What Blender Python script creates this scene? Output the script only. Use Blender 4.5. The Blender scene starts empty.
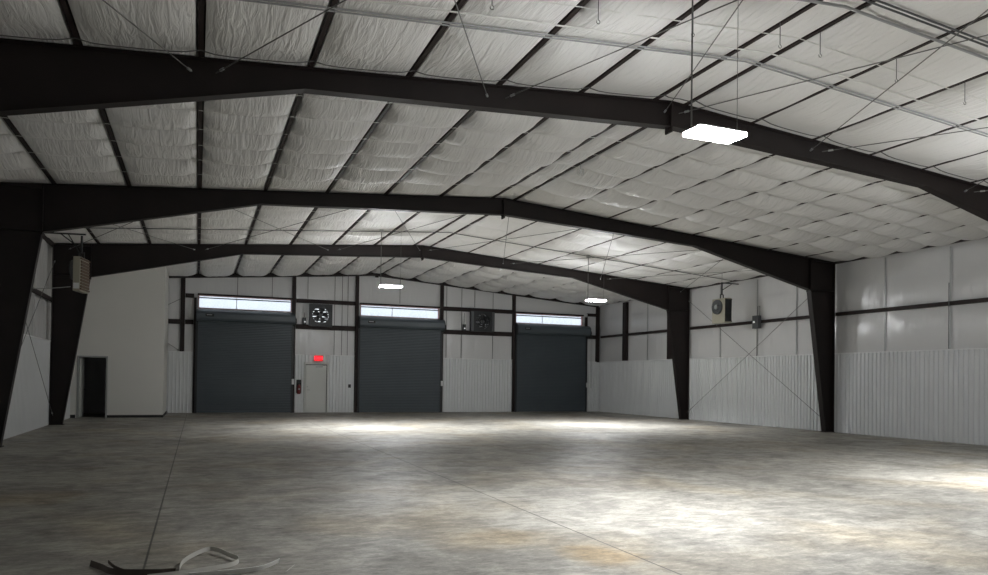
import bpy, math, random
from mathutils import Vector, Matrix, noise
random.seed(7)
COL = bpy.context.scene.collection
sc = bpy.context.scene

# ------------------------------------------------------------------ geometry constants (metres)
W = 12.29                       # half width to the girt line
F1, F2, F3, F4 = 11.30, 19.18, 27.23, 35.06
YB = -4.6                       # wall behind the viewer
ZR, SL = 6.734, 0.0753          # underside of the purlins at the ridge, roof slope
PX = [0.33 + 1.524 * k for k in range(8)]
WT = 2.663                      # wainscot top
def roof(x): return ZR - SL * abs(x)

# ------------------------------------------------------------------ mesh helper
class MB:
    def __init__(s): s.v = []; s.f = []
    def add(s, vs, fs):
        n = len(s.v); s.v += [tuple(v) for v in vs]; s.f += [tuple(i + n for i in f) for f in fs]; return s
    def box(s, x0, x1, y0, y1, z0, z1, ch=0.0):
        if x1 < x0: x0, x1 = x1, x0
        if y1 < y0: y0, y1 = y1, y0
        vs = [(x, y, z) for z in (z0, z1) for y in (y0, y1) for x in (x0, x1)]
        return s.add(vs, [(0, 2, 3, 1), (4, 5, 7, 6), (0, 1, 5, 4), (2, 6, 7, 3), (0, 4, 6, 2), (1, 3, 7, 5)])
    def prism(s, poly, axis, a, b):
        # poly: list of 2-D points, extruded along axis from a to b. axis y: (x,z); axis x: (y,z); axis z: (x,y)
        def P(p, t):
            return {'y': (p[0], t, p[1]), 'x': (t, p[0], p[1]), 'z': (p[0], p[1], t)}[axis]
        n = len(poly)
        vs = [P(p, a) for p in poly] + [P(p, b) for p in poly]
        return s.add(vs, [tuple(range(n))[::-1], tuple(range(n, 2 * n))] + [(i, (i + 1) % n, n + (i + 1) % n, n + i) for i in range(n)])
    def tube(s, pts, r, n=8):
        pts = [Vector(p) for p in pts]; rings = []
        for i, p in enumerate(pts):
            d = (pts[min(i + 1, len(pts) - 1)] - pts[max(i - 1, 0)]).normalized()
            a = d.cross(Vector((0, 0, 1)))
            if a.length < .05: a = d.cross(Vector((1, 0, 0)))
            a.normalize(); b = d.cross(a)
            rr = r[i] if isinstance(r, (list, tuple)) else r
            rings.append([p + a * math.cos(2 * math.pi * k / n) * rr + b * math.sin(2 * math.pi * k / n) * rr for k in range(n)])
        vs = [v for g in rings for v in g]; fs = []
        for i in range(len(pts) - 1):
            for k in range(n):
                fs.append((i * n + k, i * n + (k + 1) % n, (i + 1) * n + (k + 1) % n, (i + 1) * n + k))
        fs.append(tuple(range(n))[::-1]); fs.append(tuple((len(pts) - 1) * n + k for k in range(n)))
        return s.add(vs, fs)
    def ribbon(s, pts, wv, t=.003):
        # a strip with width vector per point (wv) and small thickness
        pts = [Vector(p) for p in pts]; vs = []
        for i, p in enumerate(pts):
            d = (pts[min(i + 1, len(pts) - 1)] - pts[max(i - 1, 0)]).normalized()
            w = Vector(wv[i] if isinstance(wv, list) else wv)
            nrm = d.cross(w).normalized() * t / 2
            vs += [p - w / 2 - nrm, p + w / 2 - nrm, p + w / 2 + nrm, p - w / 2 + nrm]
        fs = []
        for i in range(len(pts) - 1):
            for k in range(4):
                fs.append((i * 4 + k, i * 4 + (k + 1) % 4, i * 4 + 4 + (k + 1) % 4, i * 4 + 4 + k))
        m = (len(pts) - 1) * 4
        fs += [(3, 2, 1, 0), (m, m + 1, m + 2, m + 3)]
        return s.add(vs, fs)
    def rod(s, a, b, r, n=8): return s.tube([a, b], r, n)
    def build(s, name, mat, parent=None, smooth=False, bevel=0, world=True):
        """vertices are local to the parent; without parent the origin goes to the base of the mesh"""
        vs = s.v; loc = Vector((0, 0, 0))
        if parent is None and world:
            xs = [v[0] for v in vs]; ys = [v[1] for v in vs]; zs = [v[2] for v in vs]
            loc = Vector(((min(xs) + max(xs)) / 2, (min(ys) + max(ys)) / 2, min(zs)))
            vs = [(v[0] - loc.x, v[1] - loc.y, v[2] - loc.z) for v in vs]
        me = bpy.data.meshes.new(name); me.from_pydata(vs, [], s.f); me.update()
        import bmesh
        bm = bmesh.new(); bm.from_mesh(me); bmesh.ops.recalc_face_normals(bm, faces=bm.faces)
        bm.to_mesh(me); bm.free()
        if mat: me.materials.append(mat)
        o = bpy.data.objects.new(name, me); COL.objects.link(o); o.location = loc
        if parent is not None: o.parent = parent
        if smooth:
            for p in me.polygons: p.use_smooth = True
        if bevel:
            m = o.modifiers.new('bevel', 'BEVEL'); m.width = bevel; m.segments = 2; m.limit_method = 'ANGLE'
        return o

def tag(o, label=None, cat=None, group=None, kind=None):
    if label: o['label'] = label
    if cat: o['category'] = cat
    if group: o['group'] = group
    if kind: o['kind'] = kind
    return o
def empty(name, loc, rz=0, **k):
    o = bpy.data.objects.new(name, None); COL.objects.link(o); o.location = loc; o.rotation_euler = (0, 0, rz)
    o.empty_display_size = .1
    return tag(o, **k)
def copy_tree(o, parent=None):
    c = o.copy(); COL.objects.link(c)
    if parent is not None: c.parent = parent
    for ch in list(o.children): copy_tree(ch, c)
    return c

# ------------------------------------------------------------------ materials
def mat(name, col, rough=.5, metal=0, spec=.5, emis=None, es=0, bump=None, var=None, coat=0):
    m = bpy.data.materials.new(name); m.use_nodes = True
    nt = m.node_tree; b = nt.nodes['Principled BSDF']
    b.inputs['Base Color'].default_value = (*col, 1); b.inputs['Roughness'].default_value = rough
    b.inputs['Metallic'].default_value = metal; b.inputs['Specular IOR Level'].default_value = spec
    b.inputs['Coat Weight'].default_value = coat
    if emis: b.inputs['Emission Color'].default_value = (*emis, 1); b.inputs['Emission Strength'].default_value = es
    tc = nt.nodes.new('ShaderNodeTexCoord')
    if var:   # (scale, amount)
        n = nt.nodes.new('ShaderNodeTexNoise'); n.inputs['Scale'].default_value = var[0]; n.inputs['Detail'].default_value = 5
        nt.links.new(tc.outputs['Object'], n.inputs['Vector'])
        r = nt.nodes.new('ShaderNodeMapRange'); r.inputs['To Min'].default_value = 1 - var[1]; r.inputs['To Max'].default_value = 1 + var[1]
        r.inputs['From Min'].default_value = .3; r.inputs['From Max'].default_value = .7
        nt.links.new(n.outputs['Fac'], r.inputs['Value'])
        mx = nt.nodes.new('ShaderNodeVectorMath'); mx.operation = 'SCALE'; mx.inputs[0].default_value = col
        nt.links.new(r.outputs['Result'], mx.inputs['Scale']); nt.links.new(mx.outputs['Vector'], b.inputs['Base Color'])
    if bump:  # (vector scale, strength, distance)
        mp = nt.nodes.new('ShaderNodeMapping'); mp.inputs['Scale'].default_value = bump[0]
        n = nt.nodes.new('ShaderNodeTexNoise'); n.inputs['Scale'].default_value = 1; n.inputs['Detail'].default_value = 4
        n.inputs['Distortion'].default_value = .8
        nt.links.new(tc.outputs['Object'], mp.inputs['Vector']); nt.links.new(mp.outputs['Vector'], n.inputs['Vector'])
        bp = nt.nodes.new('ShaderNodeBump'); bp.inputs['Strength'].default_value = bump[1]; bp.inputs['Distance'].default_value = bump[2]
        nt.links.new(n.outputs['Fac'], bp.inputs['Height']); nt.links.new(bp.outputs['Normal'], b.inputs['Normal'])
    return m

STEEL = mat('oxide_steel', (.012, .0078, .0072), .55, var=(1.5, .25), spec=.35)
PURL = mat('purlin_steel', (.024, .016, .015), .6, var=(3, .25), spec=.3)
GALV = mat('galvanised', (.42, .43, .43), .45, metal=.6)
CONDM = mat('conduit_grey', (.34, .345, .35), .5)
ROD = mat('rod_steel', (.16, .16, .155), .55, metal=.3)
WIRE = mat('wire', (.12, .12, .12), .6)
FABRIC = mat('vinyl_facing', (.77, .765, .75), .52, spec=.45, bump=((12, 1.6, 2), .8, .05))
FABRIC_NEAR = FABRIC
WVINYL = mat('wall_vinyl', (.68, .68, .68), .24, spec=.5, bump=((3.2, 3.2, .8), .55, .035))
BANDM = mat('white_band', (.75, .75, .72), .5)
WAINS = mat('liner_panel', (.70, .715, .72), .4, spec=.45, var=(.8, .03))
TRIMW = mat('white_trim', (.78, .79, .79), .4)
DRYW = mat('drywall', (.70, .69, .65), .8, var=(.6, .02))
BLACKB = mat('black_rubber', (.012, .012, .012), .6)
SLATE = mat('slate_door', (.076, .092, .104), .42, spec=.5, var=(.7, .08))
SLATE2 = mat('slate_hood', (.078, .096, .108), .4, spec=.5)
DARKM = mat('dark_metal', (.02, .022, .024), .45)
DOORW = mat('door_paint', (.62, .63, .60), .45)
DOORG = mat('door_grey', (.32, .33, .32), .45)
BEIGE = mat('heater_enamel', (.36, .34, .27), .45)
BROWN = mat('heater_louver', (.10, .055, .025), .5)
BOXG = mat('box_grey', (.10, .105, .11), .5)
RED = mat('extinguisher_red', (.16, .014, .012), .35)
RUBY = mat('exit_red', (.6, .01, .02), .5, emis=(1, .02, .03), es=5)
RUBY2 = mat('exit_face', (.5, .02, .03), .5, emis=(1, .0, .01), es=.35)
LAMPW = mat('lamp_housing', (.8, .8, .8), .4)
DIFF = mat('lamp_lens', (.9, .9, .9), .4, emis=(.96, .98, 1), es=60)
EDGE = mat('lamp_side_glow', (.9, .9, .9), .4, emis=(.96, .98, 1), es=600)  # glow for strips added to the lamp sides, grazing ceiling and walls
LED = mat('indicator', (.8, .8, .8), .4, emis=(1, 1, 1), es=.5)
STRAPB = mat('strap_light', (.50, .49, .45), .5)
STRAPW = mat('strap_white', (.85, .85, .83), .45)
STRAPD = mat('strap_dark', (.06, .045, .035), .6)
PINKT = mat('window_frame_paint', (.55, .33, .31), .5)
DECK = mat('roof_sheet', (.3, .3, .3), .6)

def pane_mat():
    m = bpy.data.materials.new('window_pane'); m.use_nodes = True; nt = m.node_tree; nt.nodes.clear()
    out = nt.nodes.new('ShaderNodeOutputMaterial'); a = nt.nodes.new('ShaderNodeBsdfTransparent'); a.inputs[0].default_value = (.9, .93, .96, 1)
    b = nt.nodes.new('ShaderNodeBsdfTranslucent'); b.inputs[0].default_value = (.85, .88, .92, 1)
    mx = nt.nodes.new('ShaderNodeMixShader')
    tc = nt.nodes.new('ShaderNodeTexCoord'); n = nt.nodes.new('ShaderNodeTexNoise'); n.inputs['Scale'].default_value = 3; n.inputs['Detail'].default_value = 4
    r = nt.nodes.new('ShaderNodeMapRange'); r.inputs['From Min'].default_value = .3; r.inputs['From Max'].default_value = .7
    r.inputs['To Min'].default_value = .3; r.inputs['To Max'].default_value = .95
    nt.links.new(tc.outputs['Object'], n.inputs['Vector']); nt.links.new(n.outputs['Fac'], r.inputs['Value']); nt.links.new(r.outputs['Result'], mx.inputs[0])
    nt.links.new(a.outputs[0], mx.inputs[1]); nt.links.new(b.outputs[0], mx.inputs[2]); nt.links.new(mx.outputs[0], out.inputs[0])
    return m
PANE = pane_mat()

def floor_mat():
    m = bpy.data.materials.new('polished_concrete'); m.use_nodes = True; nt = m.node_tree; N = nt.nodes; L = nt.links
    b = N['Principled BSDF']; tc = N.new('ShaderNodeTexCoord')
    def noise_(scale, detail, dist=0, rough=.5, vec=None, off=(0, 0, 0)):
        mp = N.new('ShaderNodeMapping'); mp.inputs['Scale'].default_value = vec or (1, 1, 1); mp.inputs['Location'].default_value = off
        n = N.new('ShaderNodeTexNoise'); n.inputs['Scale'].default_value = scale; n.inputs['Detail'].default_value = detail
        n.inputs['Distortion'].default_value = dist; n.inputs['Roughness'].default_value = rough
        L.new(tc.outputs['Object'], mp.inputs['Vector']); L.new(mp.outputs['Vector'], n.inputs['Vector']); return n.outputs['Fac']
    def mr(v, a, b_, c, d):
        r = N.new('ShaderNodeMapRange'); r.inputs['From Min'].default_value = a; r.inputs['From Max'].default_value = b_
        r.inputs['To Min'].default_value = c; r.inputs['To Max'].default_value = d; L.new(v, r.inputs['Value']); return r.outputs['Result']
    def mth(op, a, b_=None, c=None):
        r = N.new('ShaderNodeMath'); r.operation = op
        for i, q in enumerate((a, b_, c)):
            if q is None: continue
            if isinstance(q, (int, float)): r.inputs[i].default_value = q
            else: L.new(q, r.inputs[i])
        return r.outputs[0]
    big = noise_(.35, 6, .6, .6)
    mid = noise_(1.5, 9, .5, .68)
    fine = noise_(5.5, 10, .35, .75, vec=(.65, 1.4, 1))
    grit = noise_(26, 6, .2, .75, vec=(.7, 1.2, 1))
    swirl = noise_(2.6, 5, 3.2, .55, vec=(.55, 1.3, 1), off=(7, 3, 0))
    t = mth('ADD', mr(big, .3, .7, .04, .36), mr(mid, .3, .7, .0, .34))
    t = mth('ADD', t, mr(fine, .3, .7, -.22, .30))
    t = mth('ADD', t, mr(grit, .3, .7, -.10, .16))
    cr = N.new('ShaderNodeValToRGB'); e = cr.color_ramp.elements
    e[0].position = .08; e[0].color = (.105, .100, .088, 1)
    e[1].position = .95; e[1].color = (.56, .54, .485, 1)
    k = e.new(.42); k.color = (.245, .234, .208, 1)
    k = e.new(.66); k.color = (.385, .366, .322, 1)
    L.new(t, cr.inputs[0])
    # pale scuffs: thin contour lines of a swirled noise
    ring = mth('ABSOLUTE', mth('SUBTRACT', swirl, .5)); ring = mr(ring, 0, .010, 1, 0)
    ring = mth('MULTIPLY', ring, mr(mid, .42, .62, 0, .5))
    mx = N.new('ShaderNodeMix'); mx.data_type = 'RGBA'; mx.inputs['B'].default_value = (.56, .55, .52, 1)
    L.new(ring, mx.inputs['Factor']); L.new(cr.outputs[0], mx.inputs['A']); col = mx.outputs['Result']
    # warm tint patches and two rust-coloured stains
    sep = N.new('ShaderNodeSeparateXYZ'); L.new(tc.outputs['Object'], sep.inputs[0]); X, Y = sep.outputs[0], sep.outputs[1]
    def blot(cx, cy, rx, ry, s0):
        dx = mth('DIVIDE', mth('SUBTRACT', X, cx), rx); dy = mth('DIVIDE', mth('SUBTRACT', Y, cy), ry)
        d = mth('SQRT', mth('ADD', mth('MULTIPLY', dx, dx), mth('MULTIPLY', dy, dy)))
        d = mth('ADD', d, mr(mid, .3, .7, -.28, .28))
        return mr(d, .45, 1.05, s0, 0)
    def tint(col, fac, c):
        q = N.new('ShaderNodeMix'); q.data_type = 'RGBA'; q.blend_type = 'MULTIPLY'; q.inputs['B'].default_value = (*c, 1)
        L.new(fac, q.inputs['Factor']); L.new(col, q.inputs['A']); return q.outputs['Result']
    warm = noise_(.5, 3, .6, .5, off=(20, 5, 0))
    col = tint(col, mr(warm, .48, .68, 0, .65), (1.0, .90, .74))
    col = tint(col, blot(-4.38, 6.02, .42, .52, .8), (1.15, .93, .62))
    col = tint(col, blot(-5.15, 7.0, .75, .55, .5), (1.15, .95, .66))
    col = tint(col, blot(-9.9, 11.2, .8, .7, .5), (1.05, .82, .5))
    # saw-cut joints
    def line(axis, c, w):
        return mr(mth('ABSOLUTE', mth('SUBTRACT', axis, c)), w * .5, w, 1, 0)
    cut = mth('MAXIMUM', line(X, -8.3, .012), line(X, -4.1, .012))
    cut = mth('MAXIMUM', cut, mth('MULTIPLY', line(Y, 7.72, .007), .45))
    for c in (0, 4.1, 8.3): cut = mth('MAXIMUM', cut, mth('MULTIPLY', line(X, c, .010), .6))
    for c in (15.4, 23.2, 31.2): cut = mth('MAXIMUM', cut, mth('MULTIPLY', line(Y, c, .012), .5))
    q = N.new('ShaderNodeMix'); q.data_type = 'RGBA'; q.inputs['B'].default_value = (.03, .029, .027, 1)
    L.new(mth('MULTIPLY', cut, .85), q.inputs['Factor']); L.new(col, q.inputs['A']); L.new(q.outputs['Result'], b.inputs['Base Color'])
    L.new(mr(mid, .3, .7, .6, .42), b.inputs['Roughness'])
    b.inputs['Specular IOR Level'].default_value = .35
    bp = N.new('ShaderNodeBump'); bp.inputs['Strength'].default_value = .25; bp.inputs['Distance'].default_value = .01
    L.new(mth('SUBTRACT', mth('MULTIPLY', mid, .6), mth('MULTIPLY', cut, .5)), bp.inputs['Height']); L.new(bp.outputs['Normal'], b.inputs['Normal'])
    return m
CONC = floor_mat()

# ------------------------------------------------------------------ floor and roof shell
tag(MB().box(-W - .25, W + .25, YB - .2, F4 + .35, -.15, 0).build('floor', CONC, world=False), 'grey polished concrete slab with saw-cut joints and rusty stains', 'floor', kind='structure')

# ceiling: continuous white vinyl blanket, bulging between purlins and pressed up by cross bands
BANDS = {0: [-2.6, -.6, 1.4, 3.4, 5.3, 7.22, 9.2, 10.97],
         1: [12.4, 13.47, 14.49, 15.5, 16.56, 17.75],
         2: [20.3, 21.4, 22.7, 24.05, 25.15, 26.2],
         3: [28.3, 29.4, 30.5, 31.6, 32.7, 33.8]}
cuts = [YB] + BANDS[0] + [F1] + BANDS[1] + [F2] + BANDS[2] + [F3] + BANDS[3] + [F4 + .2]
FR = (F1, F2, F3)
def sag_y(y, cell):
    for i in range(len(cuts) - 1):
        if cuts[i] <= y <= cuts[i + 1]:
            a, b = cuts[i], cuts[i + 1]; v = (y - a) / (b - a)
            def endv(c):
                if c in FR: return 0.0
                return .012 if a > F1 else .03
            base = endv(a) * (1 - v) + endv(b) * v
            random_amp = .8 + .45 * noise.noise(Vector((i * 3.7 + .3, cell * 5.1 + .7, 2.2)))
            L = b - a
            amp = (.11 if a < F1 else .215 if a < F2 else .135 if a < F3 else .21) * random_amp
            if a in FR or b in FR: amp *= .6
            prof = 1 - abs(2 * v - 1) ** 2.0
            return base + amp * prof
    return 0
def clampframe(y):
    d = min(abs(y - f) for f in FR)
    return min(1, max(0, (d - .11) / .7)) ** .7
def blanket():
    edges = sorted([-p for p in PX] + PX); g = .062
    edges = [-12.28] + edges + [12.28]
    xs = []   # (x, kind, u, cell)
    for i in range(len(edges) - 1):
        a, b = edges[i], edges[i + 1]
        ga = g if a < 1 else .038; gb = g if b < 1 else .038
        aa = a + ga if i > 0 else a; bb = b - gb if i < len(edges) - 2 else b
        n = 16 if b - a > 1 else 8
        if i > 0: xs.append((aa - .004, 'top', 0, i)); 
        for k in range(n + 1): xs.append((aa + (bb - aa) * k / n, 'p', k / n, i))
        if i < len(edges) - 2: xs.append((bb + .004, 'top', 0, i))
    xs = [(-12.46, 'p', 0, 0)] + xs + [(12.46, 'p', 0, len(edges) - 2)]
    ys = []
    for i in range(len(cuts) - 1):
        a, b = cuts[i], cuts[i + 1]; n = max(3, int((b - a) / (.07 if a > 3 else .4)))
        for k in range(n): ys.append(a + (b - a) * k / n)
    ys.append(cuts[-1])
    vs = []
    for y in ys:
        cf = clampframe(y); sags = {}
        for (x, kd, u, c) in xs:
            if kd == 'top': vs.append((x, y, roof(x) + .215)); continue
            if c not in sags: sags[c] = sag_y(y, c)
            s = sags[c]
            width = .66 if c == len(PX) else 1.524
            w = 1 - abs(2 * u - 1) ** (4.5 if c != len(PX) else 3)
            s2 = s * w * cf * (.55 if width < 1 else 1)
            wr = noise.noise(Vector((x * 7 + c * 9, y * 1.1, 0))) * .012 + noise.noise(Vector((x * 2.2, y * 1.6, 5))) * .02
            s2 += wr * w * cf
            vs.append((x, y, roof(x) + .012 - max(s2, 0)))
    nx = len(xs); fs = []
    for j in range(len(ys) - 1):
        for i in range(nx - 1):
            fs.append((j * nx + i, j * nx + i + 1, (j + 1) * nx + i + 1, (j + 1) * nx + i))
    me = bpy.data.meshes.new('ceiling'); me.from_pydata(vs, [], fs); me.update()
    for p in me.polygons: p.use_smooth = True
    me.materials.append(FABRIC)
    try: me.set_sharp_from_angle(angle=math.radians(55))
    except Exception: pass
    o = bpy.data.objects.new('ceiling', me); COL.objects.link(o); return o
ceil = tag(blanket(), 'white vinyl-faced insulation blanket bulging between the roof purlins', 'ceiling', kind='structure')
for bay, bl in BANDS.items():
    for y in bl:
        if y < 5 or y in (7.22, 9.2): continue
        mb = MB(); pts = []
        edges = sorted([-p for p in PX] + PX); edges = [-12.2] + edges + [12.2]
        for i in range(len(edges) - 1):
            a, b = edges[i], edges[i + 1]
            for k in range(8):
                u = k / 8; x = a + (b - a) * u
                w = 1 - abs(2 * u - 1) ** 4.5
                z = roof(x) - .006 - (.03 if 10.9 < y < 11.1 else sag_y(y, i)) * w * (.6 if b - a < 1 else 1.02) - (.012 * w)
                pts.append((x, y, z - (.015 * w if 10.9 < y < 11.1 else 0)))
        pts.append((12.2, y, roof(12.2) - .006))
        mb.ribbon(pts, (0, .026, 0), .006 if 10.9 < y < 11.1 else .003)
        mb.build('insulation_band', WIRE if y > 10.9 and y < 11.1 else BANDM, ceil)
# roof sheets above the blanket
for s in (-1, 1):
    poly = [(0, ZR + .24), (s * 12.7, roof(12.7) + .24), (s * 12.7, roof(12.7) + .30), (0, ZR + .30)]
    MB().prism(poly, 'y', YB - .3, F4 + .4).build('roof_sheet', DECK, ceil)

# ------------------------------------------------------------------ purlins
ORD = ['nearest the ridge', 'second from the ridge', 'third from the ridge', 'fourth from the ridge', 'fifth from the ridge', 'sixth from the ridge', 'seventh from the ridge', 'nearest the side wall']
def zee(x, s):
    z = roof(x) ; t = .006; w = .075
    return [(x - s * .01, z), (x + s * (w - .02), z - s * 0), (x + s * (w - .02), z + .018), (x + s * (w - .026), z + .018), (x + s * (w - .026), z + t),
            (x + s * 0, z + t), (x + s * 0, z + .2), (x - s * .055, z + .2), (x - s * .055, z + .194), (x - s * .01, z + .194)]
for s, side in ((-1, 'left'), (1, 'right')):
    for k, p in enumerate(PX):
        mb = MB().prism([(a - s * .028, b) for a, b in zee(s * p, s)], 'y', YB, F4 + .1)
        mb.build('purlin', PURL)
        tag(bpy.context.scene.collection.objects[-1], 'dark steel purlin on the %s roof slope, %s' % (side, ORD[k]), 'purlin', 'roof purlins')
    # eave strut
    z = roof(12.1)
    z = roof(12.25)
    mb = MB().prism([(s * 12.20, z - .035), (s * 12.27, z - .045), (s * 12.40, z - .045), (s * 12.40, z - .03), (s * 12.28, z - .03), (s * 12.28, z + .10), (s * 12.26, z + .10), (s * 12.26, z - .03), (s * 12.20, z - .025)], 'y', YB, F4)
    tag(mb.build('eave_strut', PURL), 'dark steel eave strut along the top of the %s side wall' % side, 'eave strut')

# ------------------------------------------------------------------ rigid frames
def rigid_frame(Y, word):
    fr = empty('rigid_frame', (0, Y, 0), label='dark tapered steel portal frame, %s' % word, cat='steel frame', group='portal frames')
    fw, tw, tf = .10, .012, .016     # flange half width, web, flange thickness
    kn = (11.2, 4.80); hb = (6.5, 5.91); rb = (0, 6.27); bo = 11.91
    for s in (-1, 1):
        # column: web + flanges + base plate, up to the knee
        web = MB()
        zt = roof(W - .02) - .02
        web.prism([(s * bo, .02), (s * (W - .012), .02), (s * (W - .012), zt), (s * kn[0], roof(kn[0]) - .02), (s * kn[0], kn[1])], 'y', -tw / 2, tw / 2)
        web.prism([(s * (W - .028), .0), (s * (W - .012), .0), (s * (W - .012), zt), (s * (W - .028), zt)], 'y', -fw, fw)          # outer flange
        web.prism([(s * bo, 0), (s * (bo + tf), 0), (s * (kn[0] + tf), kn[1]), (s * kn[0], kn[1])], 'y', -fw, fw)                # inner flange
        web.prism([(s * kn[0], kn[1]), (s * (W - .03), kn[1] + .02), (s * (W - .03), kn[1] + .035), (s * kn[0], kn[1] + .015)], 'y', -fw, fw)  # stiffener
        web.prism([(s * (kn[0]), zt), (s * (W - .012), zt), (s * (W - .012), zt + .016), (s * kn[0], roof(kn[0]) - .004), (s * kn[0], roof(kn[0]) - .02)], 'y', -fw, fw)
        col = web.build('column', STEEL, fr)
        MB().box(s * (bo - .04), s * (W - .005), -.13, .13, 0, .02).build('base_plate', STEEL, col)
        # end plates at the knee
        kp = MB().box(s * kn[0] - .012, s * kn[0] + .012, -fw, fw, kn[1] - .06, roof(kn[0]) - .003)
        kp.build('knee_plate', STEEL, col)
        # rafter
        r = MB()
        r.prism([(s * kn[0], kn[1] + .015), (s * hb[0], hb[1]), (0, rb[1]), (0, ZR - .02), (s * kn[0], roof(kn[0]) - .02)], 'y', -tw / 2, tw / 2)
        r.prism([(s * kn[0], kn[1]), (s * hb[0], hb[1]), (s * hb[0], hb[1] + tf), (s * kn[0], kn[1] + tf)], 'y', -fw, fw)
        r.prism([(s * hb[0], hb[1]), (0, rb[1]), (0, rb[1] + tf), (s * hb[0], hb[1] + tf)], 'y', -fw, fw)
        r.prism([(s * kn[0], roof(kn[0]) - .004), (0, ZR - .004), (0, ZR - .004 - tf), (s * kn[0], roof(kn[0]) - .004 - tf)], 'y', -fw, fw)
        # web stiffener pairs at purlins where bracing lands
        ra = r.build('rafter', STEEL, fr)
        # flange brace angles from bottom flange to purlins
        if True:
            for k in (2, 5):
                x = PX[k]; zb = 6.27 - (6.27 - 5.91) * x / 6.5 if x < 6.5 else 5.91 - (5.91 - 4.8) * (x - 6.5) / 4.7
                MB().rod((s * x, .09, zb + .02), (s * x, .55, roof(x) - .005), .012, 4).build('flange_brace', STEEL, ra)
    sp = MB().box(-.016, .016, -fw, fw, rb[1] - .10, ZR - .006)
    sp.prism([(-.09, rb[1] + .002), (0, rb[1] - .095), (.09, rb[1] + .002)], 'y', -.006, .006)
    spo = sp.build('splice_plate', STEEL, fr)
    bolts = []
    for z in (rb[1] - .05, rb[1] + .07, ZR - .09):
        for y in (-.06, .06):
            MB().rod((-.035, y, z), (.035, y, z), .013, 6).build('bolt', STEEL, spo)
    return fr
rigid_frame(F1, 'nearest, passing behind the big bright lamp')
rigid_frame(F2, 'middle one of the three')
rigid_frame(F3, 'farthest of the three, before the end bay')

# ------------------------------------------------------------------ rod bracing in roof and walls
AX = [-12.0, -7.9, -3.4, 0.05, 3.5, 7.95, 12.0]
def brace(a, b, label, grp):
    mb = MB().rod(a, b, .0085, 6)
    d = (Vector(b) - Vector(a)).normalized()
    o = mb.build('brace_rod', ROD)
    tag(o, label, 'brace rod', grp)
    # turnbuckle/washer as a part, local to the rod origin
    for e, sg in ((Vector(a), 1), (Vector(b), -1)):
        c = e + d * sg * .12
        MB().rod(tuple(c - o.location), tuple(c + d * .09 - o.location), .02, 6).build('hillside_washer', GALV, o)
names = ['against the left wall', 'left of mid-slope', 'left of the ridge', 'just right of the ridge', 'right of mid-slope', 'against the right wall']
for Y0, Y1, wd in ((3.45, F1 - .01, 'nearest roof bay'), (F2 + .01, F3 - .01, 'roof bay beyond the middle frame')):
    for i in range(6):
        xa, xb = AX[i], AX[i + 1]; da = .16
        za = roof(xa) - .17; zb = roof(xb) - .17
        brace((xa + da, Y1, za), (xb - da, Y0, zb), 'brace rod, %s, %s, right end nearer' % (wd, names[i]), 'roof brace rods')
        brace((xa + da, Y0, za - .03), (xb - da, Y1, zb - .03), 'brace rod, %s, %s, left end nearer' % (wd, names[i]), 'roof brace rods')
for s, side in ((-1, 'left'), (1, 'right')):
    x = s * 12.17
    brace((x, F3 - .12, .30), (x, F2 + .12, 5.25), 'thin steel brace rod on the %s side wall, foot at the farthest frame' % side, 'wall brace rods')
    brace((x + s * .03, F2 + .12, .30), (x + s * .03, F3 - .12, 5.25), 'thin steel brace rod on the %s side wall, foot at the middle frame' % side, 'wall brace rods')
for (a, b, w) in (((-8.62, F4 + .1, 5.02), (-9.15, F4 + .1, 4.72), 'upper'), ((-8.62, F4 + .1, 2.70), (-9.15, F4 + .1, 3.05), 'lower')):
    mb = MB().rod(a, b, .012, 6)
    tag(mb.build('angle_brace', ROD), 'short diagonal brace rod at the far wall beside the white room, %s one' % w, 'brace rod')

# ------------------------------------------------------------------ ribbed liner (wainscot)
def ribs(u0, u1):
    """profile points (u, depth) of a ribbed sheet, depth 0 = back, positive = into the room"""
    P = .1524; pts = [(u0, 0)]; n = int(round((u1 - u0) / P)); P = (u1 - u0) / max(n, 1)
    for i in range(n):
        c = u0 + (i + .5) * P
        pts += [(c - .030, 0), (c - .020, .034), (c + .020, .034), (c + .030, 0)]
    pts.append((u1, 0)); return pts
def wainscot(u0, u1, place, parent, z0=.0, z1=WT):
    pr = ribs(u0, u1); vs = []; n = len(pr)
    for z in (z0, z1):
        for (u, d) in pr: vs.append(place(u, d, z))
    fs = [(i, i + 1, n + i + 1, n + i) for i in range(n - 1)]
    # back skin for thickness
    b = [place(pr[0][0], -.02, z0), place(pr[-1][0], -.02, z0), place(pr[-1][0], -.02, z1), place(pr[0][0], -.02, z1)]
    m = MB(); m.add(vs, fs); m.add(b, [(0, 1, 2, 3)])
    return m.build('wainscot', WAINS, parent)

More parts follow.
